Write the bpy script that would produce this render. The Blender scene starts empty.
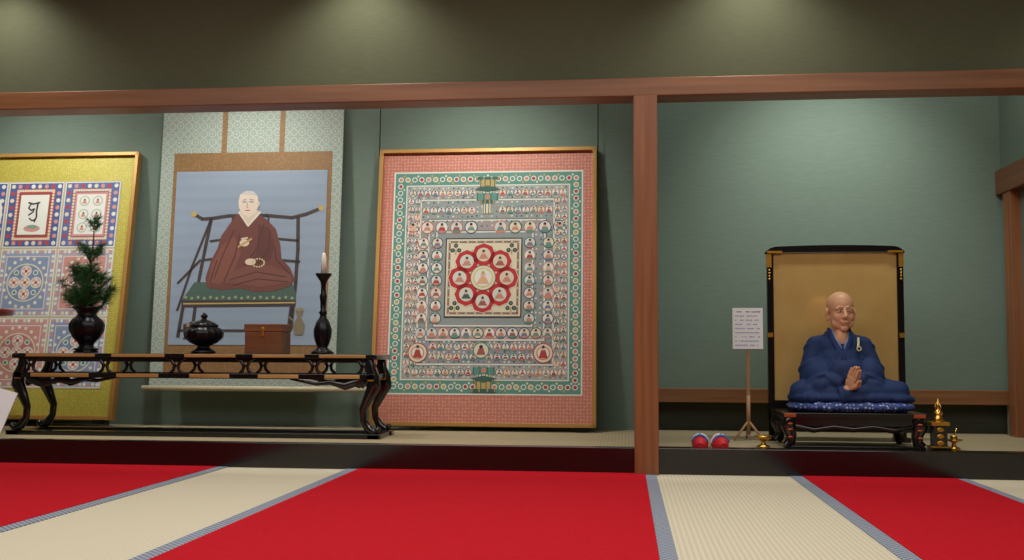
import bpy, math, random
from mathutils import Vector, Matrix, Euler
random.seed(7)
sc=bpy.context.scene
try:
    sc.view_settings.view_transform='Standard'
except Exception: pass
COL=bpy.context.collection

def lin(c):
    o=[]
    for a in c[:3]:
        a=a/255.0
        o.append(a/12.92 if a<=0.04045 else ((a+0.055)/1.055)**2.4)
    return (o[0],o[1],o[2],1.0)

# ------------------------------------------------------------------ materials
def base_mat(name,col,rough=0.6,metal=0.0,spec=None,coat=0.0):
    m=bpy.data.materials.new(name); m.use_nodes=True
    b=m.node_tree.nodes['Principled BSDF']
    b.inputs['Base Color'].default_value=lin(col)
    b.inputs['Roughness'].default_value=rough
    b.inputs['Metallic'].default_value=metal
    if spec is not None: b.inputs['Specular IOR Level'].default_value=spec
    if coat: 
        b.inputs['Coat Weight'].default_value=coat
        b.inputs['Coat Roughness'].default_value=0.08
    return m
def N(m,t): return m.node_tree.nodes.new(t)
def Lk(m,a,b): m.node_tree.links.new(a,b)
def coords(m,scale=(1,1,1),loc=(0,0,0)):
    t=N(m,'ShaderNodeTexCoord'); mp=N(m,'ShaderNodeMapping')
    mp.inputs['Scale'].default_value=scale; mp.inputs['Location'].default_value=loc
    Lk(m,t.outputs['Object'],mp.inputs['Vector']); return mp.outputs['Vector']
def ramp(m,fac,stops):
    r=N(m,'ShaderNodeValToRGB'); e=r.color_ramp.elements
    e[0].position=stops[0][0]; e[0].color=lin(stops[0][1])
    e[1].position=stops[-1][0]; e[1].color=lin(stops[-1][1])
    for p,c in stops[1:-1]:
        k=e.new(p); k.color=lin(c)
    Lk(m,fac,r.inputs['Fac']); return r.outputs['Color']
def bump(m,h,strength=0.2,dist=0.01):
    b=N(m,'ShaderNodeBump'); b.inputs['Strength'].default_value=strength; b.inputs['Distance'].default_value=dist
    Lk(m,h,b.inputs['Height']); Lk(m,b.outputs['Normal'],m.node_tree.nodes['Principled BSDF'].inputs['Normal'])
def setcol(m,o): Lk(m,o,m.node_tree.nodes['Principled BSDF'].inputs['Base Color'])

def noise_mat(name,c1,c2,scale=(10,10,10),rough=0.7,nscale=1.0,bmp=0.15,detail=4,metal=0,spec=None):
    m=base_mat(name,c1,rough,metal,spec)
    v=coords(m,scale); n=N(m,'ShaderNodeTexNoise'); n.inputs['Scale'].default_value=nscale; n.inputs['Detail'].default_value=detail
    Lk(m,v,n.inputs['Vector']); setcol(m,ramp(m,n.outputs['Fac'],[(0.3,c1),(0.7,c2)]))
    if bmp: bump(m,n.outputs['Fac'],bmp,0.003)
    return m
def voro_mat(name,cbase,cspot,scale,thr=(0.18,0.26),rand=1.0,rough=0.6,metal=0.0,ring=None,flat=True):
    m=base_mat(name,cbase,rough,metal)
    v=coords(m,(scale,0 if flat else scale,scale)); n=N(m,'ShaderNodeTexVoronoi'); n.inputs['Scale'].default_value=1.0
    n.inputs['Randomness'].default_value=rand
    Lk(m,v,n.inputs['Vector'])
    st=[(thr[0],cspot),(thr[1],cbase)]
    if ring:
        st=[(0.0,cspot),(0.10,cspot),(0.16,cbase),(ring[0],cbase),(ring[0]+0.05,cspot),(ring[1],cspot),(min(ring[1]+0.05,.99),cbase)]
    setcol(m,ramp(m,n.outputs['Distance'],st)); return m

M_green=noise_mat('wall_green_cloth',(101,117,104),(109,125,112),(8,8,90),0.85,1.5,0.12,6)
M_greenshade=noise_mat('wall_green_shade',(58,60,48),(66,68,56),(3,3,60),0.9,1.5,0.2,6)  # darkened wall green: shade below the rail put into the colour
M_kokabe=noise_mat('wall_upper_cloth',(84,88,64),(91,95,71),(8,8,90),0.9,1.5,0.1,6)
M_ceil=noise_mat('ceiling_board',(150,125,95),(165,140,110),(2,30,2),0.7,1,0.05)
def wood(name,c1,c2,axis=0,rough=0.45):
    s=[28,28,28]; s[axis]=1.2
    return noise_mat(name,c1,c2,tuple(s),rough,1.0,0.06,5)
M_beam=wood('wood_beam',(114,72,42),(140,93,56),0)
M_post=wood('wood_post',(126,76,44),(148,95,58),2)
M_postY=wood('wood_side',(108,68,42),(128,86,56),1)
M_black=base_mat('black_lacquer',(14,11,11),0.22,0,0.5,0.4)
M_blackm=base_mat('black_metal',(24,22,24),0.3,0.6)
M_gold=base_mat('gold_fitting',(206,152,60),0.33,0.85)
M_brass=base_mat('brass',(214,170,84),0.25,0.95)
M_goldpanel=noise_mat('gold_leaf',(212,172,104),(222,184,114),(6,6,6),0.2,1.0,0.02,3,0.4)
M_goldedge=noise_mat('gold_wood_edge',(176,132,74),(202,158,96),(2,20,20),0.4,1.0,0.02,3,0.2)
M_frame=base_mat('frame_giltwood',(176,130,66),0.4,0.35)
M_white=base_mat('paper_white',(232,232,234),0.8)
M_candle=base_mat('candle_wax',(240,238,228),0.5)
M_pale=wood('pale_wood',(176,164,132),(192,178,148),0,0.6)
M_stand=wood('stand_wood',(150,112,76),(170,130,92),2,0.5)
M_box=wood('box_wood',(108,66,42),(132,84,54),0,0.4)
M_redlac=base_mat('red_lacquer',(120,34,26),0.3,0,0.5,0.3)
M_skin=noise_mat('statue_skin',(200,150,112),(210,160,122),(30,30,30),0.45,1.0,0.02,3)
M_eye=base_mat('eye_white',(205,190,170),0.3)
M_dark=base_mat('dark_ink',(30,22,20),0.5)
M_brow=base_mat('brow_paint',(126,104,88),0.7)
M_lip=base_mat('lip',(160,84,70),0.5)
M_robe=noise_mat('robe_blue',(24,42,80),(32,52,94),(14,14,14),0.75,1.0,0.1,4,0,.25)
M_robe2=base_mat('robe_collar',(34,54,102),0.75,0,.25)
M_innerc=base_mat('inner_collar',(120,140,180),0.7)
M_rope=base_mat('kesa_cord',(196,188,150),0.6)
M_cush=voro_mat('cushion_brocade',(38,58,120),(170,185,215),45,(0.2,0.4),0.6,0.7,0,None,False)
M_needle=base_mat('pine_needle',(42,92,42),0.55)
M_branch=base_mat('pine_branch',(74,54,38),0.8)
M_pink=voro_mat('mat_pink_brocade',(182,110,94),(206,146,120),40,(0.2,0.4),0.25,0.6,0.0)
M_yel=voro_mat('mat_gold_brocade',(176,162,62),(198,184,92),52,(0.2,0.42),0.4,0.5,0.15)
M_silver=voro_mat('scroll_silver_brocade',(142,152,140),(168,176,162),15,(0.2,0.3),0.15,0.6,0.0,(0.34,0.44))
M_brownb=voro_mat('scroll_brown_brocade',(128,94,54),(152,116,72),50,(0.2,0.35),0.5,0.6,0.1)
M_red=noise_mat('carpet_red',(178,9,26),(194,15,34),(60,60,60),0.9,1.0,0.4,5,0,0.15)
def tatami(name,c1,c2):
    m=base_mat(name,c1,0.75)
    v=coords(m,(1,1,1)); w=N(m,'ShaderNodeTexWave'); w.bands_direction='Y'; w.inputs['Scale'].default_value=18; w.inputs['Distortion'].default_value=0.4
    Lk(m,v,w.inputs['Vector'])
    w2=N(m,'ShaderNodeTexWave'); w2.bands_direction='X'; w2.inputs['Scale'].default_value=14; w2.inputs['Distortion'].default_value=0.3
    Lk(m,v,w2.inputs['Vector'])
    mx=N(m,'ShaderNodeMath'); mx.operation='MULTIPLY'; Lk(m,w.outputs['Fac'],mx.inputs[0]); Lk(m,w2.outputs['Fac'],mx.inputs[1])
    setcol(m,ramp(m,mx.outputs[0],[(0.0,c1),(0.9,c2)])); bump(m,mx.outputs[0],0.25,0.002); return m
M_tat=tatami('tatami_straw',(204,194,166),(230,222,198))
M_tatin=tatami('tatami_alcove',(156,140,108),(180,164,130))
m=base_mat('tatami_border',(120,130,150),0.8); ck=N(m,'ShaderNodeTexChecker'); ck.inputs['Scale'].default_value=62
ck.inputs['Color1'].default_value=lin((92,104,124)); ck.inputs['Color2'].default_value=lin((164,172,182))
Lk(m,coords(m),ck.inputs['Vector']); setcol(m,ck.outputs['Color']); M_heri=m
m=base_mat('painted_artwork',(200,200,200),0.65); at=N(m,'ShaderNodeVertexColor'); at.layer_name='Col'; setcol(m,at.outputs['Color']); M_art=m

# ------------------------------------------------------------------ mesh builder
class MB:
    def __init__(s): s.v=[];s.f=[];s.mi=[];s.sm=[];s.mats=[]
    def add(s,vs,fs,mat,smooth=False,M=None):
        if mat not in s.mats: s.mats.append(mat)
        k=s.mats.index(mat); o=len(s.v)
        for p in vs:
            p=Vector(p)
            if M is not None: p=M@p
            s.v.append(p)
        for f in fs: s.f.append([i+o for i in f]); s.mi.append(k); s.sm.append(smooth)
    def box(s,x0,x1,y0,y1,z0,z1,mat,M=None):
        vs=[(x0,y0,z0),(x1,y0,z0),(x1,y1,z0),(x0,y1,z0),(x0,y0,z1),(x1,y0,z1),(x1,y1,z1),(x0,y1,z1)]
        s.add(vs,[(0,3,2,1),(4,5,6,7),(0,1,5,4),(1,2,6,5),(2,3,7,6),(3,0,4,7)],mat,False,M)
    def lathe(s,prof,mat,seg=36,c=(0,0,0),lobes=0,amp=0.0,M=None,smooth=True):
        vs=[];fs=[]
        for r,z in prof:
            for i in range(seg):
                a=2*math.pi*i/seg; rr=r*(1+amp*abs(math.cos(a*lobes/2))-amp*.5 if lobes else 1)
                vs.append((c[0]+rr*math.cos(a),c[1]+rr*math.sin(a),c[2]+z))
        for j in range(len(prof)-1):
            for i in range(seg):
                a=j*seg+i;b=j*seg+(i+1)%seg
                fs.append((a,b,b+seg,a+seg))
        fs.append(tuple(reversed(range(seg)))); fs.append(tuple((len(prof)-1)*seg+i for i in range(seg)))
        s.add(vs,fs,mat,smooth,M)
    def sweep(s,pts,rad,mat,seg=10,flat=(1,1),M=None,up=(0,1,0),smooth=True):
        pts=[Vector(p) for p in pts]; n=len(pts)
        if not isinstance(rad,(list,tuple)): rad=[rad]*n
        vs=[];fs=[]
        for i,p in enumerate(pts):
            t=(pts[min(i+1,n-1)]-pts[max(i-1,0)]).normalized()
            u=Vector(up); 
            if abs(t.dot(u))>0.95: u=Vector((1,0,0))
            a=t.cross(u).normalized(); b=t.cross(a).normalized()
            for k in range(seg):
                an=2*math.pi*k/seg
                vs.append(p+a*math.cos(an)*rad[i]*flat[0]+b*math.sin(an)*rad[i]*flat[1])
        for j in range(n-1):
            for k in range(seg):
                q=j*seg+k;w=j*seg+(k+1)%seg; fs.append((q,w,w+seg,q+seg))
        fs.append(tuple(reversed(range(seg)))); fs.append(tuple((n-1)*seg+k for k in range(seg)))
        s.add(vs,fs,mat,smooth,M)
    def ell(s,c,r,mat,seg=20,rings=12,M=None,rot=None):
        vs=[];fs=[]
        Rm=Euler(rot).to_matrix() if rot else Matrix.Identity(3)
        for j in range(1,rings):
            t=math.pi*j/rings
            for i in range(seg):
                a=2*math.pi*i/seg
                vs.append(Vector(c)+Rm@Vector((r[0]*math.sin(t)*math.cos(a),r[1]*math.sin(t)*math.sin(a),r[2]*math.cos(t))))
        T=len(vs); vs.append(Vector(c)+Rm@Vector((0,0,r[2]))); B=T+1; vs.append(Vector(c)+Rm@Vector((0,0,-r[2])))
        for j in range(rings-2):
            for i in range(seg):
                a=j*seg+i;b=j*seg+(i+1)%seg; fs.append((a,a+seg,b+seg,b))
        for i in range(seg):
            fs.append((T,i,(i+1)%seg)); fs.append((B,(rings-2)*seg+(i+1)%seg,(rings-2)*seg+i))
        s.add(vs,fs,mat,True,M)
    def caps(s,p,q,r1,r2,mat,seg=16,M=None):
        p=Vector(p);q=Vector(q); s.ell(p,(r1,)*3,mat,seg,8,M); s.ell(q,(r2,)*3,mat,seg,8,M)
        s.sweep([p,q],[r1,r2],mat,seg,M=M)
    def mesh(s,name):
        me=bpy.data.meshes.new(name); me.from_pydata([tuple(p) for p in s.v],[],s.f)
        for mt in s.mats: me.materials.append(mt)
        me.polygons.foreach_set('material_index',s.mi); me.polygons.foreach_set('use_smooth',s.sm); me.update(); return me
    def obj(s,name,loc=(0,0,0),rot=(0,0,0),parent=None,bevel=0):
        o=bpy.data.objects.new(name,s.mesh(name)); COL.objects.link(o); o.location=loc; o.rotation_euler=rot
        if parent: o.parent=parent
        if bevel:
            b=o.modifiers.new('bev','BEVEL'); b.width=bevel; b.segments=2; b.limit_method='ANGLE'; b.angle_limit=math.radians(50)
        return o
def empty(name,loc=(0,0,0),rot=(0,0,0)):
    o=bpy.data.objects.new(name,None); COL.objects.link(o); o.location=loc; o.rotation_euler=rot; return o
def remeshed(mb,name,voxel,smooth_it=3,parent=None,mat=None,deform=None,loc=(0,0,0),rot=(0,0,0)):
    me=mb.mesh(name+'_raw'); o=bpy.data.objects.new(name+'_raw',me); COL.objects.link(o)
    r=o.modifiers.new('r','REMESH'); r.mode='VOXEL'; r.voxel_size=voxel
    sm=o.modifiers.new('s','SMOOTH'); sm.factor=0.6; sm.iterations=smooth_it
    dg=bpy.context.evaluated_depsgraph_get(); dg.update()
    nm=bpy.data.meshes.new_from_object(o.evaluated_get(dg)); bpy.data.objects.remove(o)
    nm.name=name
    if deform:
        nrm=[v.normal.copy() for v in nm.vertices]
        for v,n in zip(nm.vertices,nrm): v.co=deform(v.co.copy(),n)
    nm.materials.clear(); nm.materials.append(mat)
    for p in nm.polygons: p.use_smooth=True; p.material_index=0
    ob=bpy.data.objects.new(name,nm); COL.objects.link(ob); ob.location=loc; ob.rotation_euler=rot
    if parent: ob.parent=parent
    return ob

class Cv:
    """flat painted artwork: coloured polygons in thin layers on a board facing -Y"""
    def __init__(s,x0,y0,sx,sy): s.x0=x0;s.y0=y0;s.sx=sx;s.sy=sy;s.v=[];s.f=[];s.c=[]
    def poly(s,pts,col,L):
        o=len(s.v)
        for x,y in pts: s.v.append(((x-s.x0)*s.sx,-L*0.0005,(s.y0-y)*s.sy))
        s.f.append(list(range(o,o+len(pts)))); s.c.append(lin(col))
    def rect(s,a,b,c,d,col,L): s.poly([(a,b),(c,b),(c,d),(a,d)],col,L)
    def frame(s,a,b,c,d,t,col,L):
        s.rect(a,b,c,b+t,col,L);s.rect(a,d-t,c,d,col,L);s.rect(a,b+t,a+t,d-t,col,L);s.rect(c-t,b+t,c,d-t,col,L)
    def disc(s,x,y,r,col,L,n=16,ry=None):
        ry=ry or r
        s.poly([(x+r*math.cos(2*math.pi*i/n),y+ry*math.sin(2*math.pi*i/n)) for i in range(n)],col,L)
    def line(s,pts,w,col,L):
        for (a,b),(c,d) in zip(pts,pts[1:]):
            l=math.hypot(c-a,d-b) or 1; nx=-(d-b)/l*w/2; ny=(c-a)/l*w/2; ex=(c-a)/l*w*.25; ey=(d-b)/l*w*.25
            s.poly([(a-ex+nx,b-ey+ny),(c+ex+nx,d+ey+ny),(c+ex-nx,d+ey-ny),(a-ex-nx,b-ey-ny)],col,L)
    def obj(s,name,loc,parent):
        me=bpy.data.meshes.new(name); me.from_pydata(s.v,[],s.f); me.materials.append(M_art)
        ca=me.color_attributes.new('Col','FLOAT_COLOR','CORNER'); k=0
        for p,c in zip(me.polygons,s.c):
            for _ in range(p.loop_total): ca.data[k].color=c; k+=1
        o=bpy.data.objects.new(name,me); COL.objects.link(o); o.location=loc; o.parent=parent; return o

# ------------------------------------------------------------------ camera
f=1050.0
Xc=Vector((9776,30.5,1050)).normalized(); Yc=Vector((113,-73,-1050)); Yc=(Yc-Xc*Yc.dot(Xc)).normalized(); Zc=Xc.cross(Yc)
cd=bpy.data.cameras.new('camera'); cam=bpy.data.objects.new('camera',cd); COL.objects.link(cam)
cd.sensor_width=36; cd.lens=36*f/1024; cd.clip_end=100
Mx=Matrix((Xc,Yc,Zc)).to_4x4(); Mx.translation=Vector((0,0,0.73)); cam.matrix_world=Mx; sc.camera=cam

# ------------------------------------------------------------------ room shell
def slab(name,*a,bevel=0,parent=None):
    b=MB(); b.box(*a); return b.obj(name,bevel=bevel,parent=parent)
XL,XR=-6.2,4.2
slab('floor',XL,XR,-1.5,6.47,-0.1,0.0,M_tat)
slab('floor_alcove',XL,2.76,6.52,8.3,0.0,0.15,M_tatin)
slab('wall_back',XL,2.9,8.02,8.15,0.47,3.4,M_green)
slab('wall_back_left_base',XL,0.12,8.02,8.15,0.14,0.47,M_green)
slab('wall_back_recess',0.12,2.9,8.10,8.2,0.14,0.47,M_greenshade)
slab('trim_rail',0.17,2.76,7.97,8.10,0.365,0.47,M_beam,bevel=0.004)
slab('wall_upper_front',XL,XR,6.50,6.6,2.40,3.4,M_kokabe)
slab('trim_beam',XL,XR,6.42,6.62,2.31,2.425,M_beam,bevel=0.006)
slab('trim_post',0.055,0.20,6.40,6.55,0,2.31,M_post,bevel=0.006)
slab('wall_partition',0.09,0.165,6.55,8.02,0.15,3.4,M_green)
slab('trim_sill_left',XL,0.055,6.46,6.53,0,0.158,M_black,bevel=0.004)
slab('trim_sill_right',0.20,2.9,6.46,6.58,0,0.158,M_black,bevel=0.004)
slab('wall_right_alcove_upper',2.76,2.9,6.55,8.02,2.08,3.4,M_green)
slab('wall_right_alcove_corner',2.76,2.9,7.90,8.02,0.15,1.90,M_green)
slab('trim_side_lintel',2.72,2.92,6.62,8.02,1.90,2.08,M_postY,bevel=0.004)
slab('trim_side_post',2.73,2.91,7.76,7.9,0.15,1.90,M_post,bevel=0.004)
slab('wall_right_alcove_panel',2.80,2.88,6.55,7.76,0.15,1.90,noise_mat('panel_grey',(96,100,92),(108,112,104),(4,4,4)))
slab('wall_left',XL-0.1,XL,-1.5,8.2,-0.1,3.4,M_green)
slab('wall_right',XR,XR+0.1,-1.5,8.2,-0.1,3.4,M_kokabe)
slab('wall_rear',XL,XR,-1.6,-1.5,-0.1,3.4,M_kokabe)
slab('ceiling',XL,XR,-1.5,8.2,3.4,3.5,M_ceil)
slab('trim_post_right',2.76,2.91,6.40,6.55,0,2.31,M_post,bevel=0.006)
for i,(a,b) in enumerate([(-5.2,-2.56),(-1.65,0.12),(1.045,1.93)]):
    slab('red_carpet' if i==0 else 'red_carpet.%03d'%i,a,b,-1.2,6.45,0.0,0.008,M_red,bevel=0.003)
for i,(a,b) in enumerate([(-2.56,-2.49),(-1.725,-1.65),(0.12,0.185),(0.975,1.045),(1.93,1.99),(2.8,2.86)]):
    slab('trim_tatami_border_%d'%i,a,b,-1.5,6.46,0.0,0.004,M_heri)

# ------------------------------------------------------------------ framed panels
def framed(name,x,yb,yt,z0,w,h,matm,frame=0.026):
    a=math.atan((yt-yb)/h); L=h/math.cos(a)
    r=empty(name,(x,yb,z0),(-a,0,0))
    b=MB(); t=frame
    b.box(-w/2,w/2,0.0,0.03,0.0,L,matm)
    b.box(-w/2-0.004,-w/2+t,-0.03,0.035,0,L,M_frame); b.box(w/2-t,w/2+.004,-0.03,0.035,0,L,M_frame)
    b.box(-w/2,w/2,-0.03,0.035,L-t,L+.004,M_frame); b.box(-w/2,w/2,-0.03,0.035,-.004,t,M_frame)
    b.obj('frame_and_mat',parent=r,bevel=0.003)
    fb=MB()
    for s in (-1,1): fb.box(s*w*0.44-0.05,s*w*0.44+0.05,-0.03,0.05,-0.034,-0.003,M_black)
    fb.obj('feet',parent=r)
    return r,L
# --- centre mandala
pan,L=framed('framed_womb_mandala',-1.052,7.72,7.97,0.186,1.678,2.11,M_pink)
cv=Cv(486,427,1.678/220,2.125/278)
W=(214,212,200); CR=(210,200,172); RD=(164,52,48); GN=(84,134,118); DG=(48,88,78); LI=(134,142,140); OR=(188,126,106); NV=(66,76,108); GD=(178,152,86); BK=(44,38,40); SK=(206,168,142)
cv.rect(391,172,583,397,W,1); cv.rect(392.5,173.5,581.5,395.5,GN,2)
def deity(x,y,r,big=False):
    halo=random.choice([W,W,CR,(196,200,194),(214,198,184)]); ring=random.choice([OR,(170,104,92),NV,DG,(176,132,116),(116,118,122),DG])
    cv.disc(x,y,r,ring,9,14); cv.disc(x,y,r*.84,halo,10,14)
    b=random.choice([OR,RD,(108,112,136),(104,130,124),SK,(136,84,76),OR])
    cv.poly([(x-r*.62,y+r*.62),(x-r*.34,y-r*.05),(x+r*.34,y-r*.05),(x+r*.62,y+r*.62)],b,11)
    cv.disc(x,y+r*.62,r*.5,random.choice([OR,CR,GN]),12,10,r*.18)
    cv.disc(x,y-r*.25,r*.27,SK,12,8); cv.disc(x,y-r*.48,r*.22,BK,13,8)
# filler scrollwork between the figures
for k in range(33):
    for l in range(40):
        x=407.5+k*(566.5-407.5)/32; y=189.5+l*(379.5-189.5)/39
        if 434<x<536 and 232<y<332: continue
        cv.disc(x+random.uniform(-.5,.5),y+random.uniform(-.5,.5),1.0,random.choice([DG,W,OR,(104,110,108),CR]),8.5,6)
for k in range(26):
    x=398+k*(576-398)/25
    for y in (180,389): 
        cv.disc(x,y,2.8,W,3,12); cv.disc(x,y,1.9,random.choice([GN,OR,RD,GD]),4,8)
        if k<25: cv.disc(x+3.5,y+(3.6 if k%2 else -3.6),1.2,random.choice([CR,GD]),3,6)
for k in range(1,30):
    y=180+k*(389-180)/30
    for x in (398,576):
        cv.disc(x,y,2.8,W,3,12); cv.disc(x,y,1.9,random.choice([GN,OR,RD,GD]),4,8)
        cv.disc(x+(3.8 if k%2 else -3.8),y+3.5,1.1,CR,3,6)
cv.rect(404,186,570,383,W,5); cv.rect(405.2,187.2,568.8,381.8,LI,6)
cv.frame(405.5,187.5,568.5,381.5,13.5,(156,160,154),7)
for (a,b,c,d) in [(419,201,555,368),(428,222,546,344),(436,234,534,330)]:
    cv.frame(a,b,c,d,1.4,W,8); cv.frame(a-.8,b-.8,c+.8,d+.8,.6,(96,98,92),7)
cv.rect(421,203,553,221,(138,148,144),7)
cv.rect(430,224,544,233,(152,142,138),7); cv.rect(430,332,544,343,(180,150,142),7); cv.rect(421,345.5,553,366,(134,142,148),7)
for a,b in ((421,427),(547,553)): cv.rect(a,222,b,345,(134,144,140),7)
for k in range(21):
    x=411+k*(563-411)/20
    if abs(x-487)>11: deity(x,194.5,3.9)
    if abs(x-484)>11: deity(x,375,3.9)
for k in range(17):
    x=425+k*(549-425)/16
    if abs(x-487)>9: deity(x,212.5,4.1)
for k in range(21):
    y=203+k*(366-203)/20
    for x in (409.5,416.5,557.5,564.5): deity(x,y,3.5)
for k in range(11): 
    x=412+k*(560-412)/10
    if abs(x-487)>8: deity(x,230,6.8)
for k in range(12): deity(423+k*(549-423)/11,332+4.5,5.9)
for k in range(7):
    y=246+k*(322-246)/6
    for x in (423.5,437.5,530.5,549): deity(x,y,6)
for k in range(13):
    x=436+k*(532-436)/12
    if abs(x-484)>7: deity(x,350,4); deity(x,360,4)
for x in (421,545):
    cv.disc(x,356,10,RD,14,24); cv.disc(x,356,9,CR,15,24); cv.disc(x,356,6.8,OR,16,20); cv.disc(x,356,5.6,W,17,20)
    cv.poly([(x-4.5,361),(x-2,353),(x+2,353),(x+4.5,361)],RD,18); cv.disc(x,351.5,2,SK,19,10); cv.disc(x,350,1.5,BK,20,10)
cv.disc(484,353.5,8.4,GN,14,24); cv.disc(484,353.5,7,CR,15,20); cv.poly([(479.5,358),(482,351),(486,351),(488.5,358)],(150,80,70),16); cv.disc(484,350,1.9,BK,17,10)
for gy,s in ((178,1),(394,-1)):
    hh=[3,7,4,3,7,4,10]; ww=[12,8,10,6,11,7,5]; cc=[DG,GD,DG,CR,GN,DG,CR]
    y0=gy
    for j in range(7 if s==1 else 5):
        y1=y0+s*hh[j]; cv.rect(487-ww[j],min(y0,y1),487+ww[j],max(y0,y1),cc[j],14)
        for dx in (-ww[j]+1,-ww[j]/3,ww[j]/3,ww[j]-1): cv.line([(487+dx,y0),(487+dx,y1)],.9,DG if cc[j]!=DG else GD,15)
        y0=y1
    cv.poly([(474,gy+s*13),(487,gy+s*9),(500,gy+s*13),(487,gy+s*16)],DG,16); cv.disc(487,gy+s*5.5,2.2,GD,17,10); cv.disc(487,gy+s*21,2.6,OR,17,10)
# centre court
cv.rect(446,241,523,321,BK,14); cv.rect(447.2,242.2,521.8,319.8,CR,15); cv.frame(449,244,520,318,2.2,(140,110,92),16)
for k in range(24):
    t=450.5+k*(518.5-450.5)/23; u=245.5+k*(316.5-245.5)/23
    for p in ((t,245.1),(t,316.9),(450.1,u),(518.9,u)): cv.disc(p[0],p[1],.8,[W,GN,RD][k%3],17,6)
for sx,sy in ((-1,-1),(1,-1),(-1,1),(1,1)):
    x=484.5+sx*28; y=281+sy*29
    for dx,dy in ((0,-3.2),(-3.2,1.6),(3.2,1.6)): cv.disc(x+dx,y+dy,2.2,BK,18,10); cv.disc(x+dx,y+dy,1,GN,19,8)
    cv.line([(x,y+1),(x,y+6)],1.4,GD,18)
cx,cy=484.5,281.5
for k in range(8):
    a=math.pi/8+k*math.pi/4
    cv.disc(cx+25*math.cos(a),cy+25*math.sin(a),5.4,(70,110,90),18,14)
for k in range(8):
    a=k*math.pi/4; ca,sa=math.cos(a),math.sin(a)
    pet=[(0,12),(4,12),(13,18),(15,26),(11,34),(0,37.5)]
    def pp(kx,r0,kr):
        q=[(p[0]*kx,r0+(p[1]-12)*kr) for p in pet]
        return [(cx+ca*r-sa*t,cy+sa*r+ca*t) for t,r in q]+[(cx+ca*r+sa*t,cy+sa*r-ca*t) for t,r in reversed(q[1:-1])]
    cv.poly(pp(.82,11.4,.95),CR,19); cv.poly(pp(.75,12,.9),(176,30,36),20)
    dx,dy=cx+ca*23.5,cy+sa*23.5
    cv.disc(dx,dy,7,CR,21,18); cv.disc(dx,dy,6.2,random.choice([(196,200,190),(206,190,166)]),22,18)
    cv.poly([(dx-4.8,dy+4.3),(dx-2,dy-.5),(dx+2,dy-.5),(dx+4.8,dy+4.3)],random.choice([OR,DG,(150,80,70)]),23); cv.disc(dx,dy-1.9,1.9,SK,24,10); cv.disc(dx,dy-3.5,1.4,BK,25,8)
cv.disc(cx,cy,13,(120,60,50),26,28); cv.disc(cx,cy,12.2,CR,27,28); cv.disc(cx,cy,9.8,(190,186,120),28,24); cv.disc(cx,cy,8.6,W,29,24)
cv.poly([(cx-6.4,cy+6.2),(cx-2.8,cy-.4),(cx+2.8,cy-.4),(cx+6.4,cy+6.2)],(206,160,120),30); cv.disc(cx,cy-2.6,2.5,SK,31,12); cv.disc(cx,cy-5,1.8,GD,32,10)
cv.obj('artwork',(0,-0.002,0),pan)

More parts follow.
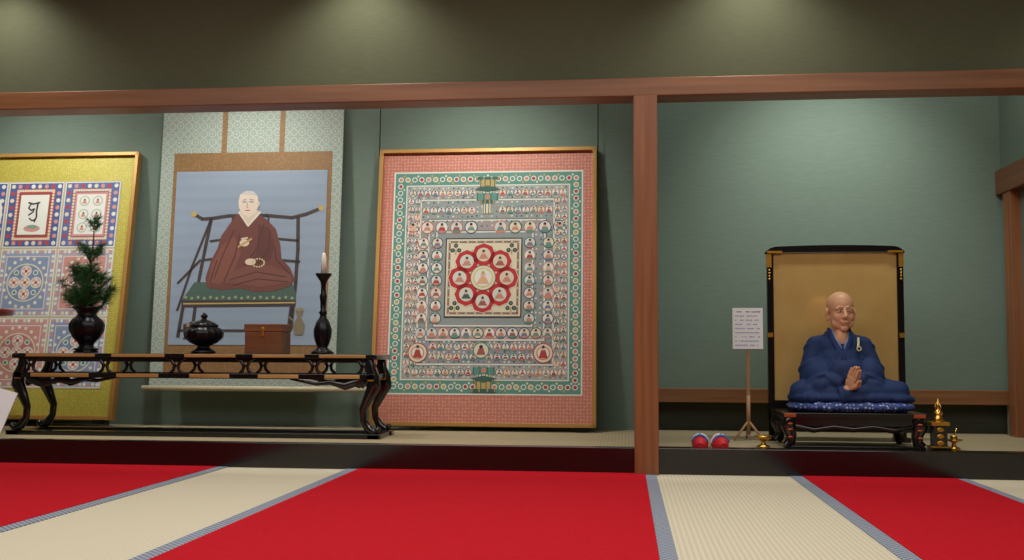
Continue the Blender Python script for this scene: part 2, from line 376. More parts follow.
# --- left mandala (nine assemblies), metres
pan2,L2=framed('framed_diamond_mandala',-4.71,7.66,7.98,0.206,1.68,2.11,M_yel)
c=Cv(0,0,1.0,-1.0)
x0,x1,y0,y1=-.715,.715,.235,1.905
c.rect(x0,y0,x1,y1,(180,170,142),1)
cw=(x1-x0)/3; chh=(y1-y0)/3
PK=(198,138,128)
for i in range(3):
    for j in range(3):
        a=x0+i*cw+.008; b=y0+j*chh+.008; e=a+cw-.016; g=b+chh-.016; mx_=(a+e)/2; my=(b+g)/2
        c.rect(a,b,e,g,W,2)
        if j==2:
            c.rect(a+.008,b+.008,e-.008,g-.008,(66,84,138) if i!=2 else (82,98,150),3)
            for k in range(8):
                for l in range(9):
                    c.disc(a+.035+k*(cw-.085)/7,b+.035+l*(chh-.085)/8,.018,[CR,PK,(170,60,60),W][(k+2*l)%4],4,8)
            if i==0: c.disc(mx_,my,.21,W,5,28,.255)
            else: c.rect(mx_-.165,my-.215,mx_+.165,my+.215,(176,58,54) if i==1 else (150,80,96),5)
            for k in range(16):
                t=k/15*.30-.15
                for yy in (-.2,.2): c.disc(mx_+t,my+yy,.011,CR,6,8)
                for xx in (-.15,.15): c.disc(mx_+xx,my+t*1.25,.011,CR,6,8)
            c.rect(mx_-.135,my-.18,mx_+.135,my+.18,(140,66,58) if i==1 else PK,7)
            c.rect(mx_-.12,my-.165,mx_+.12,my+.165,(220,218,208),8)
            if i==1:   # brushed siddham syllable above a lotus seat
                c.disc(mx_,my-.115,.07,PK,9,20,.028); c.disc(mx_,my-.10,.045,(120,150,130),10,20,.016)
                c.line([(mx_-.05,my+.10),(mx_-.01,my+.088),(mx_+.045,my+.10)],.014,BK,11)
                c.line([(mx_+.03,my+.095),(mx_+.025,my+.03),(mx_+.03,my-.02),(mx_+.015,my-.06)],.014,BK,11)
                c.line([(mx_-.03,my+.085),(mx_-.045,my+.055),(mx_-.02,my+.035),(mx_+.005,my+.05),(mx_-.005,my+.02),(mx_-.04,my-.005)],.012,BK,11)
                c.line([(mx_-.03,my-.03),(mx_-.005,my-.05),(mx_+.02,my-.04)],.011,BK,11)
            else:
                for k in range(2):
                    for l in range(3): 
                        xx=mx_-.055+k*.11; yy=my-.11+l*.11
                        c.disc(xx,yy,.043,(160,180,172),9,16); c.disc(xx,yy,.034,(224,216,198),10,14)
                        c.poly([(xx-.02,yy-.022),(xx-.009,yy+.004),(xx+.009,yy+.004),(xx+.02,yy-.022)],PK,11); c.disc(xx,yy+.01,.008,BK,12,10)
        else:
            bg=[[(140,150,178),(184,142,138),(128,142,174)],[(186,152,148),(142,152,178),(162,152,166)]][j][i]
            c.rect(a+.008,b+.008,e-.008,g-.008,bg,3)
            for k in range(13):
                for l in range(14):
                    if 1<=k<=11 and 1<=l<=12: continue
                    c.disc(a+.025+k*(cw-.062)/12,b+.025+l*(chh-.062)/13,.014,[W,PK,CR][(k+l)%3],4,8)
            c.rect(a+.05,b+.055,e-.05,g-.055,(214,194,180),4.5); c.rect(a+.058,b+.063,e-.058,g-.063,(190,134,124) if (i+j)%2 else (124,140,166),5)
            rr=.155
            for k in range(20):
                t=2*math.pi*k/20; c.disc(mx_+.176*math.cos(t),my+.2*math.sin(t),.014,[CR,W][k%2],6,8)
            c.disc(mx_,my,rr,CR,7,28); c.disc(mx_,my,rr*.93,(178,116,108) if (i+j)%2 else (112,130,160),8,28)
            for (dx,dy) in [(0,0),(1,0),(-1,0),(0,1),(0,-1)]:
                px,py=mx_+dx*.092,my+dy*.092
                c.disc(px,py,.046,W,9,18); c.disc(px,py,.038,(200,152,134),10,16)
                for k in range(4):
                    t=k*math.pi/2; c.disc(px+.022*math.cos(t),py+.022*math.sin(t),.012,W,11,8)
                c.disc(px,py,.012,RD,12,8)
            for (dx,dy) in [(1,1),(-1,1),(1,-1),(-1,-1)]: c.disc(mx_+dx*.08,my+dy*.08,.022,W,9,12); c.disc(mx_+dx*.08,my+dy*.08,.014,GN,10,10)
c.obj('artwork',(0,-0.002,0),pan2)

b=MB()
for x in (-1.9,-0.2): b.sweep([(x,7.95,2.25),(x,8.0,3.35)],0.004,M_dark,6)
b.obj('trim_hanging_wire')

# ------------------------------------------------------------------ hanging scroll
al=math.atan(.16/2.5)
scr=empty('hanging_scroll',(-2.925,7.81,0.45),(-al,0,0))
b=MB()
b.box(-.737,.737,0,.006,0,2.52,M_silver)
b.box(-.63,.655,-.003,0,.10,1.85,M_brownb)
for x in (-.225,.245): b.box(x-.02,x+.02,-.004,0,1.85,2.52,M_brownb)
b.sweep([(-.79,0,-.005),(1.02,0,-.005)],.02,M_pale,16)
b.sweep([(-.77,0.01,2.53),(.77,0.01,2.53)],.018,M_stand,12)
b.obj('mounting',parent=scr)
k=Cv(251.5,387.8,1.225/154,1.37/174)
k.rect(176,172,330,346,(136,149,165),8)
for i in range(14):
    yy=174+i*12.3; k.rect(176,yy,330,yy+5,(133,146,162),9)
CH=(62,50,48)
def kl(p,w,c=CH,l=12): k.line(p,w,c,l)
kl([(197,216),(205,220.5),(214,220),(232,217.5),(270,217.5),(296,220),(310,216.5),(324,211)],3.4)
k.disc(196,215.5,3,GD,13,10); k.disc(325,210.5,3,GD,13,10)
kl([(214,221),(209,252),(204,285),(201,322)],3.4); kl([(213,223),(197,268),(184,312)],2.6)
kl([(302,220),(303,252),(302,285),(299,330)],3.6)
kl([(214,243),(238,240)],2.4); kl([(270,240),(303,243)],2.4); kl([(208,262),(232,259)],2.6); kl([(280,262),(305,264)],2.8)
kl([(236,219),(234,240)],2); kl([(272,219),(273,240)],2)
kl([(183,285),(205,262)],2.6)
k.poly([(188,302),(200,284),(298,284),(303,296),(303,302)],(68,90,78),13); k.poly([(188,302),(303,302),(303,308),(188,309)],CH,14)
for i in range(18): k.disc(192+i*6.3,299+(i%2),1.5,(140,150,114),15,8)
k.line([(190,305.5),(302,304.5)],1.4,GD,15)
kl([(190,306),(186,338)],3.6); kl([(299,306),(296,338)],3.6); kl([(186,332),(297,332)],2.6); k.line([(192,340),(228,334)],2,CH,12)
RB=(106,60,52)
k.poly([(240,216),(233,226),(225,238),(222,250),(216,262),(211,280),(213,289),(228,292),(246,290),(262,294),(282,293),(297,288),(301,281),(296,270),(287,261),(285,246),(280,231),(270,221),(262,216)],RB,16)
k.poly([(226,248),(238,238),(246,254),(240,272),(226,286),(214,284),(217,266)],(122,72,60),17)
k.poly([(262,226),(274,230),(280,248),(276,262),(258,268),(262,250)],(92,50,46),17.3)
k.poly([(232,276),(252,268),(276,268),(296,276),(298,284),(270,289),(244,286),(228,284)],(116,70,60),17.6)
for p in [[(238,232),(228,256),(220,280)],[(244,236),(240,258),(230,284)],[(268,226),(262,250),(250,268)],[(274,234),(274,252),(264,266)],[(236,282),(262,274),(292,279)],[(240,287),(264,281),(294,284)],[(222,262),(216,284)],[(280,250),(282,262),(296,276)]]: k.line(p,1,(72,40,38),18)
k.poly([(242,213),(252,227),(263,214),(259,211),(247,211)],(206,188,166),18.5)
k.line([(242,214),(252,228),(264,214)],1.6,(220,208,192),19)
k.poly([(241,204),(242.5,196),(248,192.5),(256,193),(260.5,198),(262,207),(259,215),(252,219.5),(245.5,216),(242,210)],(216,198,182),20)
k.poly([(242.5,196),(248,192.5),(256,193),(260.5,198),(256,197),(249,196.5)],(192,186,182),21)
k.line([(245.5,204),(249,203.6)],.8,BK,22); k.line([(252.5,203.6),(256.5,204)],.8,BK,22)
k.line([(250.5,204.5),(249.8,209),(251.5,209.3)],.6,(150,110,90),22); k.line([(248.5,212.2),(253,212.2)],.9,(170,80,70),22)
k.line([(245.5,202),(249,201.2)],.6,(110,100,95),22); k.line([(252.5,201.2),(256.5,202)],.6,(110,100,95),22)
k.disc(261.5,206,1.6,(206,186,168),21,8,2.8)
k.disc(249,245,5,(214,190,166),20,12,3.6); k.line([(243,249),(256,241)],2,GD,21); k.line([(246,241),(252,240)],1.6,(214,190,166),21.5)
k.disc(256,264,5.5,(214,190,166),20,12,3.4)
for i in range(14):
    a=2*math.pi*i/14; k.disc(264+6*math.cos(a),265+4*math.sin(a),1,(200,184,136),22,6)
for x in (196,207): k.poly([(x-5,326),(x+4,323),(x+6,328),(x+3,332),(x-5,331)],(50,42,44),16); k.disc(x,326.5,2.2,(150,120,90),17,8)
k.poly([(303,312),(311,312),(309,319),(313,327),(311,336),(303,336),(301,327),(305,319)],(120,108,84),18); k.disc(307,311,4,(140,126,96),19,10,1.6); k.line([(301,322),(296,318)],1.6,(120,108,84),18)
k.obj('painting',(0,-.003,0),scr)

# ------------------------------------------------------------------ altar table
tb=MB(); TX0,TX1,TY0,TY1=-4.20,-1.665,6.88,7.30
tb.box(TX0,TX1,TY0,TY1,.685,.712,M_black)
for s,xe in ((-1,TX0),(1,TX1)):
    tb.sweep([(xe+s*.004,TY0-.004,.694),(xe+s*.004,TY1,.694)],.018,M_black,12)
segs=[(-4.12,-3.62),(-3.5,-3.12),(-2.98,-2.62),(-2.5,-2.14),(-2.04,-1.72)]
for a,bb in segs: tb.box(a,bb,TY0-.004,TY0+.01,.689,.709,M_goldedge); tb.box(a+.04,bb-.04,TY0-.004,TY0+.02,.550,.575,M_goldedge)
for y in (TY0,TY1-.05):
    tb.box(TX0-.01,TX1+.01,y,y+.05,.545,.580,M_black)
for x in (TX0,TX1-.05): tb.box(x,x+.05,TY0,TY1,.545,.580,M_black)
tb.box(TX0+.06,TX1-.06,TY0+.03,TY0+.045,.655,.69,M_black)
for x in [-4.1,-3.56,-3.05,-2.56,-2.08,-1.74]:
    for y in (TY0+.035,TY1-.035):
        for s in (-1,1):
            tb.sweep([(x+s*.07,y,.685),(x+s*.03,y,.665),(x+s*.012,y,.63),(x+s*.02,y,.60),(x+s*.05,y,.575)],[.01,.014,.013,.012,.01],M_black,8)
for y in (TY0+.02,TY1-.03):
    for xs,s in ((-4.12,1),(TX1-.08,-1)):
        tb.sweep([(xs,y,.54),(xs+s*.12,y,.50),(xs+s*.22,y,.525),(xs+s*.32,y,.515),(xs+s*.5,y,.545)],[.03,.028,.018,.014,.006],M_black,8,(1,.5))
for s,x in ((-1,TX0+.04),(1,TX1-.04)):
    for y in (TY0+.04,TY1-.04):
        tb.sweep([(x,y,.69),(x+s*.01,y,.62),(x+s*.03,y,.56),(x+s*.035,y,.50),(x-s*.005,y,.42),(x-s*.04,y,.34),(x-s*.035,y,.27),(x,y,.215),(x+s*.04,y,.19),(x+s*.065,y,.205)],
                 [.03,.032,.042,.046,.036,.026,.024,.03,.03,.014],M_black,12,(1,.8))
        tb.ell((x+s*.06,y,.21),(.022,.03,.022),M_black,12,8)
        tb.box(x+s*.02-.022,x+s*.02+.022,y-.036,y-.03,.535,.58,M_gold)
        tb.sweep([(x-s*.03,y,.50),(x-s*.09,y,.53),(x-s*.12,y,.545)],[.02,.016,.008],M_black,8)
for y in (TY0+.0,TY1-.07): tb.box(TX0-.05,TX1+.05,y,y+.08,.151,.182,M_black)
for x in (TX0-.04,TX1-.04): tb.box(x,x+.08,TY0,TY1,.151,.18,M_black)
tb.obj('altar_table',bevel=0.003)

TZ=.7135
v=MB()
v.lathe([(.0,0),(.075,0),(.08,.012),(.06,.03),(.045,.05),(.055,.075),(.09,.11),(.115,.16),(.118,.20),(.10,.235),(.07,.26),(.06,.275),(.075,.30),(.098,.318),(.098,.326),(.07,.322)],M_blackm,40,lobes=10,amp=.07)
v.lathe([(.084,.022),(.088,.03),(.07,.036)],M_blackm,32)
vase=v.obj('pine_branch_vase',(-3.78,7.06,TZ))
p=MB()
def tuft(c,d,R,n,spread):
    d=Vector(d).normalized()
    for _ in range(n):
        r=Vector((random.gauss(0,1),random.gauss(0,1),random.gauss(0,1))).normalized()
        q=(d*(1-spread)+r*spread*1.4).normalized(); l=R*random.uniform(.7,1.05)
        s0=Vector(c)+d*random.uniform(-.03,.03); e=s0+q*l+Vector((0,0,-.004)); w=q.cross(Vector((random.random(),random.random(),random.random()))).normalized()*.002
        p.add([s0-w,s0+w,e],[(0,1,2)],M_needle)
trunk=[(0,0,.24),(.005,0,.36),(-.01,0,.46),(.02,0,.56),(.01,0,.66),(.03,0,.78),(.03,0,.93)]
p.sweep(trunk,[.012,.011,.009,.008,.006,.005,.003],M_branch,8)
for i in range(70):
    a=random.uniform(0,2*math.pi); rr=random.uniform(.03,.18); z=random.uniform(.34,.61); 
    rr*=1.0-abs(z-.46)*1.5
    q=(rr*math.cos(a),rr*math.sin(a)*.8,z)
    p.sweep([(0,0,z-.07),(q[0]*.5,q[1]*.5,z-.02),q],[.005,.004,.002],M_branch,5)
    tuft(q,(math.cos(a)*.8,math.sin(a)*.6,.8),.09,85,.62)
for i in range(14):
    a=i*2.4; q=(.015+.06*math.cos(a),.045*math.sin(a),.70+.014*(i%5)); tuft(q,(math.cos(a),math.sin(a),.9),.07,75,.6)
    p.sweep([(.012,0,.64),q],[.004,.002],M_branch,5)
for i in range(7):
    a=i*1.3; q=(.03+.025*math.cos(a),.025*math.sin(a),.89+.01*i); tuft(q,(math.cos(a)*.6,math.sin(a)*.6,1),.06,65,.5)
p.obj('pine_sprig',parent=vase)

v=MB()
v.lathe([(0,0),(.08,0),(.085,.012),(.06,.03),(.04,.045),(.045,.055),(.09,.075),(.128,.11),(.135,.14),(.118,.172),(.09,.185),(.098,.19),(.098,.197),(.07,.215),(.04,.228),(.02,.236),(.014,.245),(.022,.252),(.024,.262),(.014,.275),(.004,.284),(0,.285)],M_blackm,48,lobes=12,amp=.06)
v.obj('incense_burner',(-2.92,7.06,TZ))
v=MB(); v.box(-.13,.13,-.1,.1,0,.15,M_box); v.box(-.135,.135,-.105,.105,.152,.205,M_box); v.box(-.012,.012,-.112,-.104,.12,.18,M_gold)
v.obj('wooden_box',(-2.465,7.08,TZ),bevel=0.004)
v=MB()
v.lathe([(0,0),(.075,0),(.078,.012),(.05,.03),(.035,.045),(.045,.07),(.06,.12),(.062,.17),(.045,.22),(.025,.25),(.02,.27),(.03,.285),(.018,.30),(.02,.36),(.026,.40),(.018,.42),(.016,.47),(.022,.50),(.04,.525),(.055,.548),(.055,.556),(.02,.55),(.018,.56)],M_blackm,36,lobes=8,amp=.05)
v.lathe([(0,.556),(.019,.556),(.017,.66),(.014,.685),(.006,.70),(0,.702)],M_candle,20)
v.sweep([(0,0,.695),(.002,0,.712)],.002,M_dark,6)
v.obj('candlestick',(-2.07,7.06,TZ))

v=MB(); v.lathe([(0,0),(.14,0),(.15,.02),(.06,.06),(.035,.2),(.03,.6),(.05,.77),(.1,.82),(.25,.835),(.26,.87),(.25,.88),(.24,.85),(0,.845)],M_redlac,40)
v.obj('offering_tray_stand',(-4.70,7.18,.151))
v=MB(); v.box(-.15,.15,-.004,.004,0,.34,M_white); v.box(-.15,.15,.004,.010,0,.33,M_stand); v.box(-.03,.03,.010,.08,0,.012,M_stand)
v.obj('notice_card',(-4.315,6.64,.165),(-.25,.28,.15))

# ------------------------------------------------------------------ notice stand
ns=MB()
ns.box(-.012,.012,-.006,.012,.03,.60,M_stand)
ns.box(-.1,.1,-.014,-.008,.61,.886,M_white); ns.box(-.1,.1,-.008,.0,.605,.886,M_stand)
for i,(dx,dy) in enumerate([(-.1,-.06),(.09,-.06),(0,.12)]): ns.sweep([(0,0,.13),(dx,dy,.008)],[.009,.007],M_stand,8)
ns.sweep([(0,0,.05),(0,0,.3)],.014,M_stand,10)
for r in range(9):
    x=-.082; z=.86-r*.028
    while x<.075:
        w=random.choice([.006,.008,.01,.012])
        if random.random()<.85: ns.box(x,x+w,-.0148,-.014,z-.004,z+.003,M_innerc if r else M_dark)
        x+=w+.004
ns.obj('notice_stand',(.82,7.2,.15))

# slippers: open mules, toes towards the room, vamp with blue and white trim
red=base_mat('slipper_red',(200,34,42),.5); blu=base_mat('slipper_blue',(60,110,180),.6)
def slipper(name,loc,rz):
    v=MB(); R=7; n=20
    # sole outline
    def outline(t):
        a=2*math.pi*t; x=.046*math.sin(a); y=.125*math.cos(a)
        x*=1.0-.18*(y/.125); return x,y+.03
    vs=[];fs=[]
    for zz in (0,.012,.02): 
        for i in range(n): x,y=outline(i/n); vs.append((x*1.05,y,zz))
    for j in range(2):
        for i in range(n): fs.append((j*n+i,j*n+(i+1)%n,(j+1)*n+(i+1)%n,(j+1)*n+i))
    fs.append(tuple(reversed(range(n)))); fs.append(tuple(2*n+i for i in range(n)))
    v.add(vs,fs,red,False)
    v.ell((0,.06,.021),(.034,.085,.004),blu,24,6)
    # vamp: half-tube arching over the toes, open at the heel side
    vs=[];fs=[]; m_seg=14; rows=8
    for j in range(rows+1):
        t=j/rows; y=-.098+t*.115; hw=.052*math.sin(math.acos(max(-1,min(1,1-t*.98-.02)))) if t<1 else .052
        hw=max(.012,hw); h=.014+.048*math.sin(t*math.pi/2)
        for i in range(m_seg+1):
            a=math.pi*i/m_seg; vs.append((hw*math.cos(a),y,.012+h*math.sin(a)))
    for j in range(rows):
        for i in range(m_seg): a=j*(m_seg+1)+i; fs.append((a,a+1,a+m_seg+2,a+m_seg+1))
    v.add(vs,fs,red,True)
    rim=[(.052*math.cos(math.pi*i/12),.018,.012+.062*math.sin(math.pi*i/12)) for i in range(13)]
    v.sweep(rim,.006,M_white,8)
    band=[(.050*math.cos(math.pi*i/12),-.03,.014+.056*math.sin(math.pi*i/12)) for i in range(1,12)]
    v.sweep(band,.007,blu,8)
    v.ell((0,-.01,.072),(.02,.018,.006),M_white,16,8); v.ell((0,-.014,.077),(.009,.009,.004),blu,12,8)
    return v.obj(name,loc,(0,0,rz))
slipper('slipper',(.465,6.70,.152),-.1); slipper('slipper.001',(.588,6.70,.152),.12)

v=MB(); v.lathe([(0,0),(.04,0),(.042,.008),(.015,.02),(.012,.035),(.03,.045),(.052,.06),(.055,.072),(.05,.07),(.03,.052),(0,.05)],M_brass,28); v.obj('brass_offering_bowl',(.85,6.68,.152))
v=MB(); v.lathe([(0,0),(.035,0),(.038,.01),(.014,.02),(.012,.04),(.03,.048),(.05,.055),(.052,.062),(.02,.06),(0,.07)],M_brass,28); v.ell((0,0,.075),(.022,.022,.016),M_brass); v.sweep([(0,0,.08),(.02,0,.13)],.004,M_brass,8); v.obj('brass_cup_stand',(1.99,6.70,.152))
v=MB()
v.box(-.055,.055,-.055,.055,0,.02,M_black); v.box(-.04,.04,-.04,.04,.02,.15,M_black); v.box(-.052,.052,-.052,.052,.15,.17,M_gold)
for z in (.045,.085,.125): v.ell((0,-.042,z),(.022,.004,.014),M_gold,12,8)
v.box(-.058,.058,-.058,.058,.018,.026,M_gold)
v.lathe([(.03,.17),(.034,.18),(.024,.20),(.02,.21),(.028,.222),(.02,.235),(.01,.245),(.014,.258),(.008,.275),(.002,.31),(0,.312)],M_brass,24)
for a in range(4):
    t=a*math.pi/2+.4; v.sweep([(.012*math.cos(t),.012*math.sin(t),.24),(.024*math.cos(t),.024*math.sin(t),.262),(.006*math.cos(t),.006*math.sin(t),.29)],.003,M_brass,6)
v.obj('gilt_ritual_bell',(1.885,6.64,.152),bevel=.002)

# ------------------------------------------------------------------ gold screen
g=MB(); gx0,gx1=.953,1.842; gy=7.20; gm=(gx0+gx1)/2
for x in (gx0,gx1-.042): g.box(x,x+.042,gy,gy+.04,.15,1.41,M_black)
g.box(gx0+.04,gx1-.04,gy+.012,gy+.03,.36,1.41,M_goldpanel)
n=28; top=[];bot=[]
for i in range(n+1):
    t=i/n; x=gx0-.008+t*(gx1-gx0+.016); u=abs(2*t-1); zt=1.458-.012*u*u-.03*max(0,(u-.86)/.14)**2
    top.append((x,zt)); bot.append((x,1.40 + (.012 if u<.8 else 0)))
for i in range(n):
    (xa,za),(xb,zb)=top[i],top[i+1]; ba=bot[i][1]; bb=bot[i+1][1]
    vs=[(xa,gy-.008,ba),(xb,gy-.008,bb),(xb,gy-.008,zb),(xa,gy-.008,za),(xa,gy+.045,ba),(xb,gy+.045,bb),(xb,gy+.045,zb),(xa,gy+.045,za)]
    g.add(vs,[(0,1,2,3),(7,6,5,4),(3,2,6,7),(0,4,5,1)],M_black)
g.box(gx0+.03,gx1-.03,gy+.004,gy+.03,.34,.42,M_black)
for s,x in ((1,gx0),(-1,gx1)):
    g.box(min(x-s*.003,x+s*.03),max(x-s*.003,x+s*.03),gy-.006,gy-.001,1.31,1.40,M_gold)
    g.box(min(x,x+s*.10),max(x,x+s*.10),gy-.012,gy-.007,1.405,1.42,M_gold)
    g.box(min(x,x+s*.034),max(x,x+s*.034),gy-.006,gy-.001,.84,.87,M_gold)
    for j in range(4): g.ell((x+s*.015,gy-.006,1.29-j*.02),(.008,.004,.008),M_gold,8,6)
    g.box(min(x-s*.02,x+s*.06),max(x-s*.02,x+s*.06),gy-.03,gy+.14,.151,.18,M_black)
g.obj('gold_backing_screen')

# dais
d=MB(); dx0,dx1,dy0,dy1=.965,1.80,6.60,7.12
d.box(dx0-.01,dx1+.01,dy0-.01,dy1,.34,.37,M_black); d.box(dx0+.015,dx1-.015,dy0+.02,dy1-.02,.29,.34,M_black)
orl=base_mat('dais_red_gold',(176,84,40),.35,.3)
for sx,x in ((1,dx0),(-1,dx1)):
    for y in (dy0+.03,dy1-.04):
        d.sweep([(x+sx*.04,y,.34),(x+sx*.025,y,.29),(x+sx*.045,y,.23),(x+sx*.04,y,.19),(x+sx*.02,y,.165)],[.04,.045,.035,.032,.036],M_black,12)
    for z in (.305,.27,.225): d.ell((x+sx*.035,dy0-.012,z),(.016,.006,.007),orl,12,8)
    d.box(min(x,x+sx*.07),max(x,x+sx*.07),dy0-.013,dy0-.009,.345,.366,orl)
d.box(dx0+.0,dx1-.0,dy0+.0,dy0+.06,.151,.17,M_black)
d.sweep([(dx0+.07,dy0+.03,.29),(dx0+.18,dy0+.03,.265),(dx0+.3,dy0+.03,.285),(1.38,dy0+.03,.27),(dx1-.3,dy0+.03,.285),(dx1-.18,dy0+.03,.265),(dx1-.07,dy0+.03,.29)],.018,M_black,8)
d.obj('lacquer_dais',bevel=.003)

# ------------------------------------------------------------------ seated monk statue
mk=empty('seated_monk_statue',(1.362,6.875,.371))
cu=MB(); cu.ell((.05,0,.03),(.40,.25,.05),M_cush,64,14)
co=cu.obj('cushion',parent=mk)
for vv in co.data.vertices:
    x,y=vv.co.x-.05,vv.co.y
    vv.co.x=.05+math.copysign(abs(x/.40)**.7*.385,x); vv.co.y=math.copysign(abs(y/.25)**.7*.255,y)
    if y<-.1: vv.co.z+=.004*math.sin(x*60)
    vv.co.z=max(.002,vv.co.z)
rb=MB(); m_=M_robe
E=lambda c,r,rot=None: rb.ell(c,r,m_,24,14,rot=rot)
E((.03,.05,.14),(.22,.18,.10))
rb.caps((0,.06,.16),(0,.05,.38),.15,.115,m_); E((0,.035,.39),(.15,.095,.12)); E((0,.01,.27),(.16,.125,.16))
rb.caps((-.12,.045,.425),(.12,.045,.425),.056,.056,m_); rb.caps((-.05,.05,.465),(.05,.05,.465),.05,.05,m_)
rb.caps((-.02,.06,.15),(-.25,-.06,.12),.11,.076,m_); rb.caps((.06,.06,.15),(.33,-.05,.12),.11,.072,m_)
rb.caps((-.24,-.08,.11),(.08,-.165,.11),.066,.055,m_); rb.caps((.31,-.07,.115),(.0,-.175,.11),.068,.055,m_)
E((-.20,-.03,.085),(.13,.17,.05)); E((.29,-.02,.08),(.135,.17,.045)); E((.04,-.12,.085),(.31,.11,.04)); E((.36,.0,.075),(.085,.13,.03))
rb.caps((-.15,.045,.415),(-.20,.0,.25),.058,.060,m_); rb.caps((-.20,.0,.25),(-.055,-.145,.185),.058,.038,m_)
rb.caps((.15,.045,.415),(.205,.0,.25),.058,.060,m_); rb.caps((.205,.0,.25),(.075,-.145,.185),.058,.038,m_)
E((-.165,-.03,.21),(.085,.11,.12),(0,0,.6)); E((.175,-.03,.21),(.085,.11,.12),(0,0,-.5)); E((-.14,-.08,.155),(.10,.085,.07)); E((.15,-.08,.155),(.11,.085,.07))
E((.0,-.03,.24),(.17,.11,.12))
def cr(t,k=5): return max(0.0,math.cos(t))**k
def folds(co,n):
    x,y,z=co; o=0
    lap=max(0,min(1,(.20-z)/.04)); up=1-lap
    a=math.atan2(y-.05,x-.02); r=math.hypot(x-.02,y)
    o+=lap*.009*cr(a*9+2.5*math.sin(r*8)+z*10)*min(1,r/.2)
    o+=lap*.005*cr(a*15-3*r*8+1,3)
    if abs(x)>.12: o+=up*.008*cr(((z-.2)*.9+y*.5)*48+abs(x)*14,4)
    else: o+=up*.006*cr((abs(x)*1.0+z*.55)*52,4)*(1 if y<.05 else .4)
    if z>.42: o*=.3
    return co+n*o
robe=remeshed(rb,'robe',.0065,9,mk,M_robe,folds)
cb=MB()
cb.ell((0,-.02,.455),(.046,.045,.075),M_skin,20,12)
for s in (-1,1):
    cb.sweep([(s*.05,.085,.51),(s*.066,.04,.51),(s*.060,-.012,.485),(s*.042,-.050,.435),(s*.014,-.078,.37),(-s*.015,-.112,.30)],[.014,.02,.022,.021,.020,.014],M_robe2,10,(1,.5))
    cb.sweep([(s*.044,.08,.515),(s*.054,.035,.515),(s*.048,-.015,.49),(s*.031,-.052,.445),(s*.008,-.076,.392)],[.012,.013,.013,.012,.006],M_innerc,8,(1,.5))
cb.sweep([(.112,-.0,.462),(.102,-.045,.42),(.09,-.078,.38)],[.008,.008,.006],M_rope,8,(1,.5))
cb.lathe([(.009,-.004),(.016,-.004),(.016,.004),(.009,.004),(.009,-.004)],M_rope,20,M=Matrix.Translation((.098,-.080,.392))@Matrix.Rotation(math.pi/2,4,'X'))
cb.obj('collar_and_cord',parent=mk)
hd=MB(); q=M_skin
H_=lambda c,r,rot=None: hd.ell(c,r,q,32,20,rot=rot)
H_((0,.015,.036),(.078,.094,.084)); H_((0,-.012,-.03),(.067,.074,.084)); H_((0,-.03,-.078),(.048,.048,.040))
for s in (-1,1):
    H_((s*.034,-.056,-.03),(.027,.024,.030)); H_((s*.030,-.075,.023),(.028,.012,.009),(0,s*.15,0)); H_((s*.011,-.096,-.030),(.009,.010,.008))
    H_((s*.080,.012,-.008),(.010,.022,.032),(0,0,s*.3)); H_((s*.078,.004,-.042),(.009,.012,.018))
    H_((s*.029,-.073,.003),(.018,.010,.010)); H_((s*.046,-.038,-.065),(.020,.026,.032))
hd.caps((0,-.078,.014),(0,-.102,-.026),.009,.0125,q); H_((0,-.083,-.058),(.026,.012,.009)); H_((0,-.086,-.066),(.024,.010,.006)); H_((0,-.082,-.074),(.020,.011,.006)); H_((0,-.072,-.098),(.024,.018,.018))
hd.caps((0,.02,-.07),(0,.035,-.17),.050,.056,q); H_((0,.01,-.15),(.050,.052,.06))
Rh=Matrix.Translation((.006,.005,.628))@Euler((.06,0,.10)).to_matrix().to_4x4()@Matrix.Scale(1.06,4)
head=remeshed(hd,'head',.003,5,mk,M_skin); head.matrix_local=Rh
fc=MB()
for s in (-1,1):
    fc.ell((s*.029,-.0810,.0015),(.0125,.004,.0032),M_eye,14,8); fc.ell((s*.028,-.0838,.001),(.0042,.0018,.0032),M_dark,10,8)
    fc.sweep([(s*.014,-.082,.003),(s*.022,-.0855,.0065),(s*.032,-.0845,.0065),(s*.043,-.076,.002)],.0016,M_dark,6)
    fc.sweep([(s*.013,-.0865,.026),(s*.028,-.0885,.031),(s*.046,-.076,.026)],[.0016,.0024,.0014],M_brow,6)
fc.sweep([(-.024,-.087,-.0625),(-.013,-.0950,-.0645),(0,-.0965,-.0645),(.013,-.0950,-.0645),(.024,-.087,-.0625)],[.001,.0020,.0022,.0020,.001],M_lip,8)
fo=fc.obj('face_details',parent=mk); fo.matrix_local=Rh
def hand(s):
    h=MB(); K=M_skin
    o=s*.011
    h.ell((o,0,.045),(.013,.038,.048),K,20,12); h.caps((o,.004,.0),(o+s*.012,.03,-.05),.026,.028,K); h.ell((o,.0,.075),(.012,.038,.02),K,16,10)
    for i,(y,l,r) in enumerate([(-.029,.070,.0085),(-.010,.080,.009),(.0095,.074,.0088),(.028,.056,.0078)]):
        b0=(o,y,.078); m1=(o*1.05,y*1.02,.078+l*.5); e=(s*.0085,y*.96,.078+l)
        h.caps(b0,m1,r*1.08,r,K,14); h.caps(m1,e,r,r*.8,K,14)
    h.caps((o,-.022,.02),(s*.014,-.048,.05),.013,.0105,K,14); h.caps((s*.014,-.048,.05),(s*.009,-.050,.085),.0105,.008,K,14)
    return h
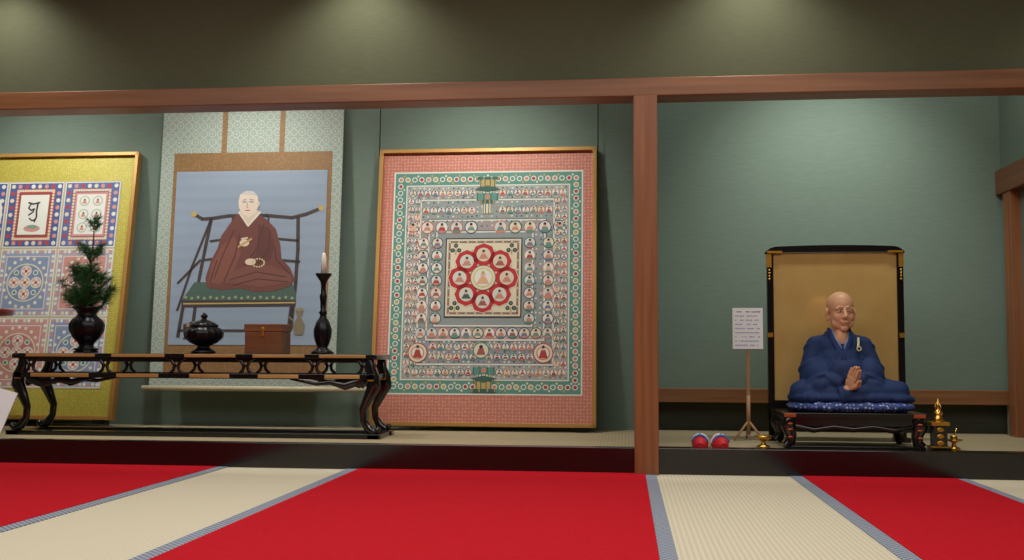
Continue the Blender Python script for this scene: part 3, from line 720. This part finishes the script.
Rhand=Matrix.Translation((.012,-.192,.142))@Euler((.50,-.12,.62)).to_matrix().to_4x4()
for nm,s in (('hand_right',-1),('hand_left',1)):
    ho=remeshed(hand(s),nm,.0019,2,mk,M_skin); ho.matrix_local=Rhand

# ------------------------------------------------------------------ lights
def area(name,loc,size,sy,power,col,target):
    l=bpy.data.lights.new(name,'AREA'); l.shape='RECTANGLE'; l.size=size; l.size_y=sy; l.energy=power; l.color=col
    o=bpy.data.objects.new(name,l); COL.objects.link(o); o.location=loc
    o.rotation_euler=(Vector(target)-Vector(loc)).to_track_quat('-Z','Y').to_euler(); return o
def spot(name,loc,power,col,target,ang=80,blend=.8,rad=.05):
    l=bpy.data.lights.new(name,'SPOT'); l.energy=power; l.color=col; l.spot_size=math.radians(ang); l.spot_blend=blend; l.shadow_soft_size=rad
    o=bpy.data.objects.new(name,l); COL.objects.link(o); o.location=loc
    o.rotation_euler=(Vector(target)-Vector(loc)).to_track_quat('-Z','Y').to_euler(); return o
WW=(1,.95,.87); CW=(.98,1,.95)
for i,x in enumerate((-4.6,-2.9,-1.05)):
    spot('alcove_spot_%d'%i,(x,6.80,3.1),95,CW,(x,7.9,1.3),95,.9,.08)
area('alcove_strip_left',(-3.0,6.8,3.2),5.5,.12,30,CW,(-3.0,8.0,1.4))
spot('alcove_spot_right',(1.5,6.80,3.1),130,CW,(1.5,7.9,1.6),92,1.0,.08)
area('alcove_strip_right',(1.5,6.8,3.2),2.2,.12,16,CW,(1.5,8.0,1.4))
for i,x in enumerate((-4.1,-1.66,.78,3.22)):
    spot('ceiling_downlight_%d'%i,(x,6.15,3.36),52,WW,(x,6.2,0),120,.9,.06)
area('ceiling_fill',(-.8,3.2,3.37),7,3.5,185,(1,.97,.93),(-.8,3.2,0))  # unseen fill light added to brighten the whole room
w=bpy.data.worlds.new('world'); sc.world=w; w.use_nodes=True
w.node_tree.nodes['Background'].inputs[0].default_value=(.5,.5,.48,1); w.node_tree.nodes['Background'].inputs[1].default_value=.15
